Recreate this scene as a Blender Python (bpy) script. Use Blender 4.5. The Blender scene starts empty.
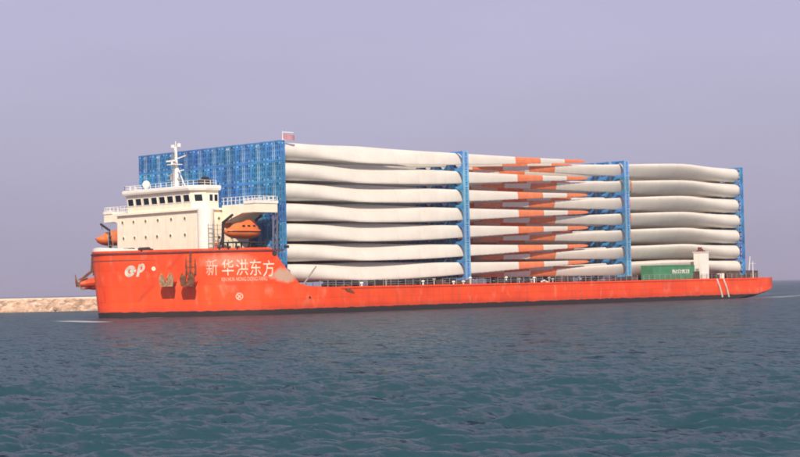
import bpy, bmesh, math, random
import numpy as np
from mathutils import Matrix, Vector

S = bpy.context.scene
COL = S.collection
R = math.radians
rnd = random.Random(7)

# ------------------------------------------------------------------ camera
FPX = 1734.0                                   # focal length in pixels of an 800 px wide picture
YAW = math.atan2(1711, FPX)
ROLL = math.atan(18.0 / 800)
PITCH = math.atan(59.4 * math.cos(ROLL) / FPX)
d0 = Vector((math.cos(YAW), math.sin(YAW), 0)); r0 = Vector((math.sin(YAW), -math.cos(YAW), 0)); z0 = Vector((0, 0, 1))
CAM = Vector((-156.99, -192.88, 3.2))
fw = d0 * math.cos(PITCH) + z0 * math.sin(PITCH)
up = z0 * math.cos(PITCH) - d0 * math.sin(PITCH)
rt = r0 * math.cos(ROLL) - up * math.sin(ROLL)
u2 = up * math.cos(ROLL) + r0 * math.sin(ROLL)
cd = bpy.data.cameras.new('camera'); cam = bpy.data.objects.new('camera', cd); COL.objects.link(cam)
cd.sensor_width = 36; cd.lens = 36 * FPX / 800; cd.clip_start = 0.5; cd.clip_end = 60000
m = Matrix((rt, u2, -fw)).transposed().to_4x4(); m.translation = CAM; cam.matrix_world = m
S.camera = cam

# ------------------------------------------------------------------ sky, sun, exposure
SUN_AZ = math.atan2(-0.73, -0.68)              # direction to the sun in plan, behind the camera
SUN_EL = R(37)
w = bpy.data.worlds.new('World'); S.world = w; w.use_nodes = True
nt = w.node_tree; nt.nodes.clear()
sky = nt.nodes.new('ShaderNodeTexSky'); sky.sky_type = 'NISHITA'; sky.sun_disc = False
sky.sun_elevation = SUN_EL; sky.sun_rotation = math.pi / 2 - SUN_AZ
sky.air_density = 1.0; sky.dust_density = 4.0; sky.ozone_density = 2.0
bg1 = nt.nodes.new('ShaderNodeBackground'); bg1.inputs[1].default_value = 0.05
bg2 = nt.nodes.new('ShaderNodeBackground'); bg2.inputs[1].default_value = 1.0
wtc = nt.nodes.new('ShaderNodeTexCoord'); wsx = nt.nodes.new('ShaderNodeSeparateXYZ'); nt.links.new(wtc.outputs['Generated'], wsx.inputs[0])
wmr = nt.nodes.new('ShaderNodeMapRange'); wmr.interpolation_type = 'SMOOTHSTEP'; wmr.inputs[1].default_value = -.01; wmr.inputs[2].default_value = .17; nt.links.new(wsx.outputs[2], wmr.inputs[0])
wmx = nt.nodes.new('ShaderNodeMix'); wmx.data_type = 'RGBA'; wmx.inputs[6].default_value = (.45, .417, .55, 1); wmx.inputs[7].default_value = (.543, .524, .722, 1)   # murk low down, paler lilac above
nt.links.new(wmr.outputs[0], wmx.inputs[0]); wmp = nt.nodes.new('ShaderNodeMapping'); wmp.inputs['Scale'].default_value = (2.2, 2.2, 9); nt.links.new(wtc.outputs['Generated'], wmp.inputs[0])
wnz = nt.nodes.new('ShaderNodeTexNoise'); wnz.inputs['Scale'].default_value = 2.2; wnz.inputs['Detail'].default_value = 5; nt.links.new(wmp.outputs[0], wnz.inputs['Vector'])
wm2 = nt.nodes.new('ShaderNodeMapRange'); wm2.inputs[1].default_value = .25; wm2.inputs[2].default_value = .75; wm2.inputs[3].default_value = .955; wm2.inputs[4].default_value = 1.045; nt.links.new(wnz.outputs[0], wm2.inputs[0])
wvm = nt.nodes.new('ShaderNodeVectorMath'); wvm.operation = 'SCALE'; nt.links.new(wmx.outputs[2], wvm.inputs[0]); nt.links.new(wm2.outputs[0], wvm.inputs['Scale'])
nt.links.new(wvm.outputs[0], bg2.inputs[0])
mix = nt.nodes.new('ShaderNodeMixShader'); mix.inputs[0].default_value = 0.88    # thick even haze over the clear sky
out = nt.nodes.new('ShaderNodeOutputWorld')
nt.links.new(sky.outputs[0], bg1.inputs[0]); nt.links.new(bg1.outputs[0], mix.inputs[1]); nt.links.new(bg2.outputs[0], mix.inputs[2])
nt.links.new(mix.outputs[0], out.inputs[0])
sl = bpy.data.lights.new('sun', 'SUN'); sl.energy = 4.8; sl.angle = R(1.2); sl.color = (1.0, 0.86, 0.68)
so = bpy.data.objects.new('sun', sl); COL.objects.link(so)
sd = Vector((math.cos(SUN_AZ) * math.cos(SUN_EL), math.sin(SUN_AZ) * math.cos(SUN_EL), math.sin(SUN_EL)))
so.rotation_euler = sd.to_track_quat('Z', 'Y').to_euler(); so.location = (-100, -150, 120)
S.view_settings.view_transform = 'Standard'; S.view_settings.look = 'None'
S.view_settings.exposure = 0.0; S.cycles.filter_width = 1.9; S.view_settings.gamma = 1.0; S.view_settings.use_curve_mapping = False

# ------------------------------------------------------------------ helpers
MATS = {}
def mat(name, col, rough=0.55, var=0.12, scale=1.5, streak=None, metal=0.0, bump=0.0, spec=0.4):
    """paint with grime: noise varies the colour, optional run-down streaks (colour, amount)"""
    mt = bpy.data.materials.new(name); mt.use_nodes = True; MATS[name] = mt
    n = mt.node_tree; b = n.nodes['Principled BSDF']
    b.inputs['Roughness'].default_value = rough; b.inputs['Metallic'].default_value = metal
    b.inputs['Specular IOR Level'].default_value = spec
    tc = n.nodes.new('ShaderNodeTexCoord')
    nz = n.nodes.new('ShaderNodeTexNoise'); nz.inputs['Scale'].default_value = scale; nz.inputs['Detail'].default_value = 6
    n.links.new(tc.outputs['Object'], nz.inputs['Vector'])
    mx = n.nodes.new('ShaderNodeMix'); mx.data_type = 'RGBA'
    mx.inputs[6].default_value = tuple(c * (1 - var) for c in col) + (1,)
    mx.inputs[7].default_value = tuple(min(1, c * (1 + var)) for c in col) + (1,)
    rp = n.nodes.new('ShaderNodeMapRange'); rp.inputs[1].default_value = .3; rp.inputs[2].default_value = .7
    n.links.new(nz.outputs[0], rp.inputs[0]); n.links.new(rp.outputs[0], mx.inputs[0])
    last = mx.outputs[2]
    if streak:
        mp = n.nodes.new('ShaderNodeMapping'); mp.inputs['Scale'].default_value = (1.6, 1.6, .12)
        n.links.new(tc.outputs['Object'], mp.inputs[0])
        n2 = n.nodes.new('ShaderNodeTexNoise'); n2.inputs['Scale'].default_value = 1.2; n2.inputs['Detail'].default_value = 5
        n.links.new(mp.outputs[0], n2.inputs['Vector'])
        r2 = n.nodes.new('ShaderNodeMapRange'); r2.inputs[1].default_value = .54; r2.inputs[2].default_value = .76; r2.inputs[4].default_value = streak[1]
        n.links.new(n2.outputs[0], r2.inputs[0])
        m2 = n.nodes.new('ShaderNodeMix'); m2.data_type = 'RGBA'; m2.inputs[7].default_value = tuple(streak[0]) + (1,)
        n.links.new(last, m2.inputs[6]); n.links.new(r2.outputs[0], m2.inputs[0]); last = m2.outputs[2]
    if name.startswith('blue'):                                  # each rack weathered a little differently
        oi = n.nodes.new('ShaderNodeObjectInfo'); hs = n.nodes.new('ShaderNodeHueSaturation')
        h1 = n.nodes.new('ShaderNodeMapRange'); h1.inputs[3].default_value = .48; h1.inputs[4].default_value = .515; n.links.new(oi.outputs['Random'], h1.inputs[0])
        wn = n.nodes.new('ShaderNodeTexWhiteNoise'); wn.noise_dimensions = '1D'; n.links.new(oi.outputs['Random'], wn.inputs['W'])
        h2 = n.nodes.new('ShaderNodeMapRange'); h2.inputs[3].default_value = .78; h2.inputs[4].default_value = 1.15; n.links.new(wn.outputs[0], h2.inputs[0])
        n.links.new(h1.outputs[0], hs.inputs['Hue']); n.links.new(h2.outputs[0], hs.inputs['Value']); n.links.new(last, hs.inputs['Color']); last = hs.outputs[0]
    n.links.new(last, b.inputs['Base Color'])
    if bump:
        bp = n.nodes.new('ShaderNodeBump'); bp.inputs['Strength'].default_value = bump; bp.inputs['Distance'].default_value = .05
        n.links.new(nz.outputs[0], bp.inputs['Height']); n.links.new(bp.outputs[0], b.inputs['Normal'])
    return mt

mat('cream', (.93, .85, .68), .5, .05, .8, ((.50, .36, .22), .28))
mat('white', (.88, .85, .78), .5, .05, 1.0, ((.5, .42, .33), .2))
mat('blade', (.72, .68, .61), .42, .06, .35, ((.45, .38, .30), .25))
mat('blade_red', (.76, .22, .09), .45, .12, 1.0)
mat('cover', (.14, .15, .22), .8, .25, 1.2)
mat('blue', (.05, .225, .52), .5, .25, .6, ((.10, .10, .12), .4))
mat('blue_pale', (.20, .40, .64), .5, .22, .7, ((.12, .12, .16), .35))
mat('orange_boat', (.75, .17, .04), .4, .08, 1.0)
mat('dark', (.035, .032, .032), .6, .3, 2.0)
mat('glass', (.012, .015, .02), .08, .2, 1.0, spec=.6)
mat('rust', (.17, .065, .03), .8, .5, 2.5, bump=.5)
mat('rust_pale', (.32, .20, .11), .8, .4, 2.5, bump=.5)
mat('deck_red', (.22, .06, .04), .8, .3, .6)
mat('brown', (.10, .06, .045), .8, .4, 1.0)
mat('cap_red', (.16, .03, .025), .6, .3, 2.0)
mat('green', (.06, .24, .12), .5, .15, .8, ((.2, .14, .07), .3))
mat('steel', (.34, .32, .30), .6, .2, 1.5)
mat('paint_white', (.78, .70, .56), .6, .2, 1.6, ((.80, .22, .10), 1.0))
mat('paint_faded', (.80, .55, .42), .7, .14, 1.6, ((.80, .18, .08), .95))
mat('paint_grey', (.62, .56, .48), .7, .3, 1.2, ((.75, .25, .14), .7))
mat('porthole_glass', (.16, .14, .12), .2, .2, 1.0)
mat('strap', (.68, .25, .12), .8, .2, 2.0)
mat('flag_red', (.50, .24, .27), .8, .1, 2.0)
mat('rope', (.68, .60, .52), .9, .15, 3.0)

def link(o, parent=None):
    COL.objects.link(o)
    if parent is not None: o.parent = parent
    return o
def tag(o, label=None, cat=None, group=None, kind=None):
    if label: o['label'] = label
    if cat: o['category'] = cat
    if group: o['group'] = group
    if kind: o['kind'] = kind
    return o
def empty(name, loc=(0, 0, 0)):
    o = bpy.data.objects.new(name, None); o.location = loc; o.empty_display_size = .5
    return link(o)

class MB:
    def __init__(s): s.v = []; s.f = []; s.mi = []
    def add(s, vs, fs, mi=0):
        b = len(s.v); s.v += [tuple(p) for p in vs]; s.f += [tuple(i + b for i in q) for q in fs]; s.mi += [mi] * len(fs); return s
    def box(s, a, b, mi=0):
        (x0, y0, z0_), (x1, y1, z1) = a, b
        vs = [(x0, y0, z0_), (x1, y0, z0_), (x1, y1, z0_), (x0, y1, z0_), (x0, y0, z1), (x1, y0, z1), (x1, y1, z1), (x0, y1, z1)]
        return s.add(vs, [(0, 3, 2, 1), (4, 5, 6, 7), (0, 1, 5, 4), (1, 2, 6, 5), (2, 3, 7, 6), (3, 0, 4, 7)], mi)
    def cb(s, c, h, mi=0):
        return s.box([c[i] - h[i] / 2 for i in range(3)], [c[i] + h[i] / 2 for i in range(3)], mi)
    def bar(s, p, q, t, t2=None, mi=0):
        p, q = Vector(p), Vector(q); ax = (q - p).normalized()
        rf = Vector((0, 0, 1)) if abs(ax.z) < .9 else Vector((1, 0, 0))
        a = ax.cross(rf).normalized() * t / 2; b = ax.cross(a).normalized() * (t2 or t) / 2
        vs = [p - a - b, p + a - b, p + a + b, p - a + b, q - a - b, q + a - b, q + a + b, q - a + b]
        return s.add(vs, [(0, 3, 2, 1), (4, 5, 6, 7), (0, 1, 5, 4), (1, 2, 6, 5), (2, 3, 7, 6), (3, 0, 4, 7)], mi)
    def tube(s, p, q, ra, rb=None, n=10, mi=0):
        rb = ra if rb is None else rb
        p, q = Vector(p), Vector(q); ax = (q - p).normalized()
        rf = Vector((0, 0, 1)) if abs(ax.z) < .9 else Vector((1, 0, 0))
        a = ax.cross(rf).normalized(); b = ax.cross(a).normalized(); vs = []
        for c, rr in ((p, ra), (q, rb)):
            for i in range(n):
                t = 2 * math.pi * i / n; vs.append(c + (a * math.cos(t) + b * math.sin(t)) * rr)
        fs = [(i, (i + 1) % n, n + (i + 1) % n, n + i) for i in range(n)] + [tuple(range(n))[::-1], tuple(range(n, 2 * n))]
        return s.add(vs, fs, mi)
    def path(s, pts, ra, n=6, mi=0):
        for i in range(len(pts) - 1): s.tube(pts[i], pts[i + 1], ra, ra, n, mi)
        return s
    def ball(s, c, ra, sx=1, sy=1, sz=1, n=12, k=8, mi=0):
        vs = [(c[0], c[1], c[2] - ra * sz)]
        for j in range(1, k):
            ph = -math.pi / 2 + math.pi * j / k
            for i in range(n):
                t = 2 * math.pi * i / n
                vs.append((c[0] + ra * sx * math.cos(ph) * math.cos(t), c[1] + ra * sy * math.cos(ph) * math.sin(t), c[2] + ra * sz * math.sin(ph)))
        vs.append((c[0], c[1], c[2] + ra * sz)); fs = [(0, 1 + (i + 1) % n, 1 + i) for i in range(n)]
        for j in range(k - 2):
            for i in range(n): a = 1 + j * n; fs.append((a + i, a + (i + 1) % n, a + n + (i + 1) % n, a + n + i))
        a = 1 + (k - 2) * n; fs += [(a + i, a + (i + 1) % n, len(vs) - 1) for i in range(n)]
        return s.add(vs, fs, mi)
    def prism(s, poly, axis, a, b, mi=0):
        """polygon in the plane across `axis`, extruded from a to b"""
        n = len(poly); ins = lambda p, c: (c, p[0], p[1]) if axis == 0 else ((p[0], c, p[1]) if axis == 1 else (p[0], p[1], c))
        vs = [ins(p, a) for p in poly] + [ins(p, b) for p in poly]
        return s.add(vs, [(i, (i + 1) % n, n + (i + 1) % n, n + i) for i in range(n)] + [tuple(range(n))[::-1], tuple(range(n, 2 * n))], mi)
    def loft(s, rings, mi=0, caps=True):
        n = len(rings[0]); vs = [p for r_ in rings for p in r_]; fs = []
        for j in range(len(rings) - 1):
            for i in range(n): fs.append((j * n + i, j * n + (i + 1) % n, (j + 1) * n + (i + 1) % n, (j + 1) * n + i))
        if caps: fs += [tuple(range(n))[::-1], tuple(range((len(rings) - 1) * n, len(rings) * n))]
        return s.add(vs, fs, mi)
    def mesh(s, name, mats, smooth=0):
        me = bpy.data.meshes.new(name); me.from_pydata(s.v, [], s.f)
        for m_ in ([mats] if isinstance(mats, str) else mats): me.materials.append(MATS[m_])
        me.polygons.foreach_set('material_index', s.mi)
        bm = bmesh.new(); bm.from_mesh(me); bmesh.ops.recalc_face_normals(bm, faces=bm.faces); bm.to_mesh(me); bm.free()
        if smooth:
            me.polygons.foreach_set('use_smooth', [True] * len(me.polygons))
            me.set_sharp_from_angle(angle=R(smooth))
        me.update(); return me
    def obj(s, name, mats, parent=None, smooth=0, loc=None):
        o = bpy.data.objects.new(name, s.mesh(name, mats, smooth))
        if loc: o.location = loc
        return link(o, parent)

# ------------------------------------------------------------------ sea
def make_sea():
    cx, cy = -157.0, -193.0                                    # finest near the shore, coarser with distance
    th0 = YAW
    fine = np.linspace(-.36, .36, 620); coarse = np.concatenate([np.linspace(.36, math.pi, 60)[1:], np.linspace(-math.pi, -.36, 60)[1:-1]])
    th = th0 + np.concatenate([fine, coarse])
    rr = [14.0]
    while rr[-1] < 30000:
        r_ = rr[-1]; rr.append(r_ * (1.03 if r_ < 24 else 1.0032 if r_ < 62 else 1.0055 if r_ < 140 else 1.011 if r_ < 420 else 1.05))
    rr = np.array([0.5, 5, 10] + rr)
    T, Q = np.meshgrid(th, rr)
    X = cx + Q * np.cos(T); Y = cy + Q * np.sin(T); Z = np.zeros_like(X)
    rs = np.random.RandomState(3); DX = np.zeros_like(X); DY = np.zeros_like(X)
    sp = np.maximum(Q * np.where(Q < 62, .0032, np.where(Q < 140, .0055, .011)), .05)
    gust = .72 + .42 * np.sin(X * .045 + 1.3 * np.sin(Y * .03)) * np.sin(Y * .037 + .8 * np.sin(X * .05 + 1))
    for i in range(120):
        lam = .20 * (13.0 ** rs.rand()); a = math.radians(50) + rs.randn() * .38; k = 2 * math.pi / lam
        amp = .0122 * lam * rs.uniform(.5, 1.2) * (1.0 if lam < 1.3 else (1.3 / lam) ** 1.0)
        fade = np.clip(lam / (sp * 2.2) - 1, 0, 1)
        ph = k * (X * math.cos(a) + Y * math.sin(a)) + rs.rand() * 6.28
        A = amp * fade * gust
        Z += A * np.sin(ph); DX -= A * .55 * math.cos(a) * np.cos(ph); DY -= A * .55 * math.sin(a) * np.cos(ph)
    Z *= np.clip((2500 - Q) / 2000, 0, 1)
    # foam: bow wave, strip along the hull, broken wake behind the stern
    def seg(ax, ay, bx, by, wdt):
        ex, ey = bx - ax, by - ay; t = np.clip(((X - ax) * ex + (Y - ay) * ey) / (ex * ex + ey * ey), 0, 1)
        return np.exp(-(((X - ax - t * ex) ** 2 + (Y - ay - t * ey) ** 2) / wdt ** 2))
    F = np.maximum.reduce([1.0 * seg(-20.5, .5, -25.5, 3.5, 1.3), .75 * seg(-20.6, -1.0, -15, -10.5, 1.1), .40 * seg(-15, -11, 2, -21, 1.3),
                           .25 * seg(2, -20.5, 60, -20.2, .9), .45 * seg(60, -20.6, 106, -21.2, 1.5), .75 * seg(104, -21, 150, -30, 3.0),
                           .6 * seg(112, -12, 190, -22, 6), .5 * seg(112, 6, 200, 16, 7), .95 * seg(-31.5, -9.5, -37.2, -25, 2.2), .5 * seg(-37, -25, -27, -29, 2.2), .45 * seg(40, -40, 112, -22, 2.4), .7 * seg(112, -21, 145, -8, 4), .5 * seg(120, -5, 236, 50, 8)])
    ny, nx = X.shape; V = np.stack([X + DX, Y + DY, Z], -1).reshape(-1, 3)
    idx = np.arange(ny * nx).reshape(ny, nx); nxt = np.roll(idx, -1, 1)
    Fq = np.stack([idx[:-1], nxt[:-1], nxt[1:], idx[1:]], -1).reshape(-1, 4)
    me = bpy.data.meshes.new('sea'); me.vertices.add(len(V)); me.vertices.foreach_set('co', V.ravel())
    me.loops.add(Fq.size); me.loops.foreach_set('vertex_index', Fq.ravel().astype(np.int32))
    me.polygons.add(len(Fq)); me.polygons.foreach_set('loop_start', np.arange(0, Fq.size, 4, dtype=np.int32))
    me.update(calc_edges=True); me.polygons.foreach_set('use_smooth', np.ones(len(Fq), bool))
    at = me.attributes.new('foam', 'FLOAT', 'POINT'); at.data.foreach_set('value', F.ravel().astype(np.float32))
    if me.polygons[1000].normal.z < 0: me.flip_normals()
    mt = bpy.data.materials.new('sea_water'); mt.use_nodes = True; n = mt.node_tree; b = n.nodes['Principled BSDF']
    b.inputs['Roughness'].default_value = .12; b.inputs['IOR'].default_value = 1.33; b.inputs['Specular IOR Level'].default_value = .5
    tc = n.nodes.new('ShaderNodeTexCoord')
    def noise(sx, sy, sc, det, rot=0.6):
        mp = n.nodes.new('ShaderNodeMapping'); mp.inputs['Scale'].default_value = (sx, sy, 1); mp.inputs['Rotation'].default_value = (0, 0, rot)
        n.links.new(tc.outputs['Object'], mp.inputs[0]); z = n.nodes.new('ShaderNodeTexNoise')
        z.inputs['Scale'].default_value = sc; z.inputs['Detail'].default_value = det; z.inputs['Roughness'].default_value = .62
        n.links.new(mp.outputs[0], z.inputs['Vector']); return z.outputs[0]
    big = noise(1, 1, .035, 4)
    mx = n.nodes.new('ShaderNodeMix'); mx.data_type = 'RGBA'; n.links.new(big, mx.inputs[0])
    mx.inputs[6].default_value = (.014, .048, .064, 1); mx.inputs[7].default_value = (.024, .066, .084, 1)
    at_ = n.nodes.new('ShaderNodeAttribute'); at_.attribute_name = 'foam'
    fn = noise(.5, .5, .55, 10)
    ad = n.nodes.new('ShaderNodeMath'); ad.operation = 'ADD'; n.links.new(at_.outputs['Fac'], ad.inputs[0]); n.links.new(fn, ad.inputs[1])
    fr = n.nodes.new('ShaderNodeMapRange'); fr.inputs[1].default_value = .98; fr.inputs[2].default_value = 1.6; n.links.new(ad.outputs[0], fr.inputs[0])
    fm = n.nodes.new('ShaderNodeMix'); fm.data_type = 'RGBA'; fm.inputs[7].default_value = (.62, .64, .64, 1)
    n.links.new(fr.outputs[0], fm.inputs[0]); n.links.new(mx.outputs[2], fm.inputs[6]); n.links.new(fm.outputs[2], b.inputs['Base Color'])
    rg = n.nodes.new('ShaderNodeMapRange'); rg.inputs[3].default_value = .12; rg.inputs[4].default_value = .8; n.links.new(fr.outputs[0], rg.inputs[0]); n.links.new(rg.outputs[0], b.inputs['Roughness'])
    # facets of the small chop: slopes taken straight from vector noise, so they hold at any distance
    def slopes(sc, sx, sy, amp, det, rot=-.72):
        mp = n.nodes.new('ShaderNodeMapping'); mp.inputs['Scale'].default_value = (sx, sy, 1); mp.inputs['Rotation'].default_value = (0, 0, rot)
        n.links.new(tc.outputs['Object'], mp.inputs[0]); z = n.nodes.new('ShaderNodeTexNoise')
        z.inputs['Scale'].default_value = sc; z.inputs['Detail'].default_value = det; z.inputs['Roughness'].default_value = .6; n.links.new(mp.outputs[0], z.inputs['Vector'])
        q = n.nodes.new('ShaderNodeVectorMath'); q.operation = 'SUBTRACT'; n.links.new(z.outputs['Color'], q.inputs[0]); q.inputs[1].default_value = (.5, .5, .5)
        q2 = n.nodes.new('ShaderNodeVectorMath'); q2.operation = 'MULTIPLY'; n.links.new(q.outputs[0], q2.inputs[0]); q2.inputs[1].default_value = (amp, amp, 0); return q2.outputs[0]
    def vadd(a, b_):
        q = n.nodes.new('ShaderNodeVectorMath'); n.links.new(a, q.inputs[0]); n.links.new(b_, q.inputs[1]); return q.outputs[0]
    ge = n.nodes.new('ShaderNodeNewGeometry')
    v_ = vadd(vadd(ge.outputs['Normal'], slopes(3.0, 1, .35, 2.2, 5)), slopes(.7, 1, .35, 1.9, 3)); v_ = vadd(v_, slopes(10.0, 1, .4, 1.3, 3))
    nm = n.nodes.new('ShaderNodeVectorMath'); nm.operation = 'NORMALIZE'; n.links.new(v_, nm.inputs[0])
    df = n.nodes.new('ShaderNodeBsdfDiffuse'); n.links.new(fm.outputs[2], df.inputs['Color']); n.links.new(nm.outputs[0], df.inputs['Normal'])
    gl = n.nodes.new('ShaderNodeBsdfGlossy'); gl.inputs['Roughness'].default_value = .16; n.links.new(nm.outputs[0], gl.inputs['Normal'])
    fz = n.nodes.new('ShaderNodeFresnel'); fz.inputs['IOR'].default_value = 1.33; n.links.new(nm.outputs[0], fz.inputs['Normal'])
    # on a choppy sea the crests hide each other, so grazing reflection never reaches the mirror value
    fq = n.nodes.new('ShaderNodeMapRange'); fq.inputs[1].default_value = .02; fq.inputs[2].default_value = .50; fq.inputs[3].default_value = .01; fq.inputs[4].default_value = .36; n.links.new(fz.outputs[0], fq.inputs[0])
    iv = n.nodes.new('ShaderNodeMath'); iv.operation = 'SUBTRACT'; iv.inputs[0].default_value = 1; n.links.new(fr.outputs[0], iv.inputs[1])
    ff = n.nodes.new('ShaderNodeMath'); ff.operation = 'MULTIPLY'; n.links.new(fq.outputs[0], ff.inputs[0]); n.links.new(iv.outputs[0], ff.inputs[1])
    ms_ = n.nodes.new('ShaderNodeMixShader'); n.links.new(ff.outputs[0], ms_.inputs[0]); n.links.new(df.outputs[0], ms_.inputs[1]); n.links.new(gl.outputs[0], ms_.inputs[2])
    n.links.new(ms_.outputs[0], n.nodes['Material Output'].inputs['Surface'])
    me.materials.append(mt); o = bpy.data.objects.new('sea', me); link(o); o['kind'] = 'structure'
make_sea()

# ------------------------------------------------------------------ hull form
BEAM = 19.2
BOW = [(-19.55, 0), (-19.35, 1.3), (-18.45, 2.9), (-16.75, 5.2), (-14.15, 8.8), (-11.4, 12.5), (-8.9, 15.5), (-5.6, 17.8), (-1.5, 18.95), (3.5, BEAM)]
def catmull(pts, per):
    P = [Vector(p) for p in pts]; P = [P[0] * 2 - P[1]] + P + [P[-1] * 2 - P[-2]]; o = []
    for i in range(1, len(P) - 2):
        for k in range(per):
            t = k / per; a, b, c, d_ = P[i - 1:i + 3]
            o.append(.5 * ((2 * b) + (c - a) * t + (2 * a - 5 * b + 4 * c - d_) * t * t + (3 * b - a - 3 * c + d_) * t ** 3))
    return o + [P[-2]]
PL = [(p.x, max(p.y, 0)) for p in catmull(BOW, 6)] + [(u, BEAM) for u in list(range(8, 100, 6)) + [101, 104, 107, 110, 114.2]] \
    + [(115.9, 18.7), (116.9, 17.7), (117.25, 16.2), (117.4, 12), (117.45, 6), (117.5, 0)]
def ztop(u):
    return float(np.interp(u, [-30, -4.7, -4.2, -2.9, -.3, 1.2, 5, 60, 120], [9.0, 9.0, 8.6, 6.7, 4.1, 3.72, 3.58, 3.55, 3.62]))
def zbot(u):
    return float(np.interp(u, [-30, 96, 102, 107, 110, 113, 116, 118], [-1.6, -1.6, -.7, .0, .3, .8, 1.6, 2.2]))
def hull_pt(u, v, z):
    """rake and flare: the waterline sits a little inside the deck edge at the bow"""
    k = max(0, min(1, (2 - u) / 20)) * max(0, (9 - z)) / 9
    return (u + .85 * k, v * (1 - .05 * k), z)
PL2 = []
for a, b in zip(PL, PL[1:]):                                     # extra stations where the forecastle edge slopes
    PL2.append(a)
    if -5.5 < a[0] < 5: PL2 += [(a[0] + (b[0] - a[0]) * t, a[1] + (b[1] - a[1]) * t) for t in (.33, .66)]
PL = PL2 + [PL[-1]]
ARC = np.concatenate([[0], np.cumsum([math.dist(a, b) for a, b in zip(PL, PL[1:])])])
def at_arc(s_, z, side=-1, off=0.0):
    u = float(np.interp(s_, ARC, [p[0] for p in PL])); v = float(np.interp(s_, ARC, [p[1] for p in PL]))
    a = float(np.interp(s_ - .4, ARC, [p[0] for p in PL])); b_ = float(np.interp(s_ + .4, ARC, [p[0] for p in PL]))
    c = float(np.interp(s_ - .4, ARC, [p[1] for p in PL])); d_ = float(np.interp(s_ + .4, ARC, [p[1] for p in PL]))
    t = Vector((b_ - a, (d_ - c))).normalized(); n_ = Vector((-t.y, t.x))
    p = hull_pt(u, v, z)
    return Vector((p[0] + n_.x * off, side * (p[1] + n_.y * off), z)), Vector((t.x, side * t.y, 0)), Vector((n_.x, side * n_.y, 0))

ship = empty('deck_cargo_ship', (0, 0, 0))
tag(ship, 'long low orange deck cargo ship with cream bridge house at its bow', 'ship')

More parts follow.
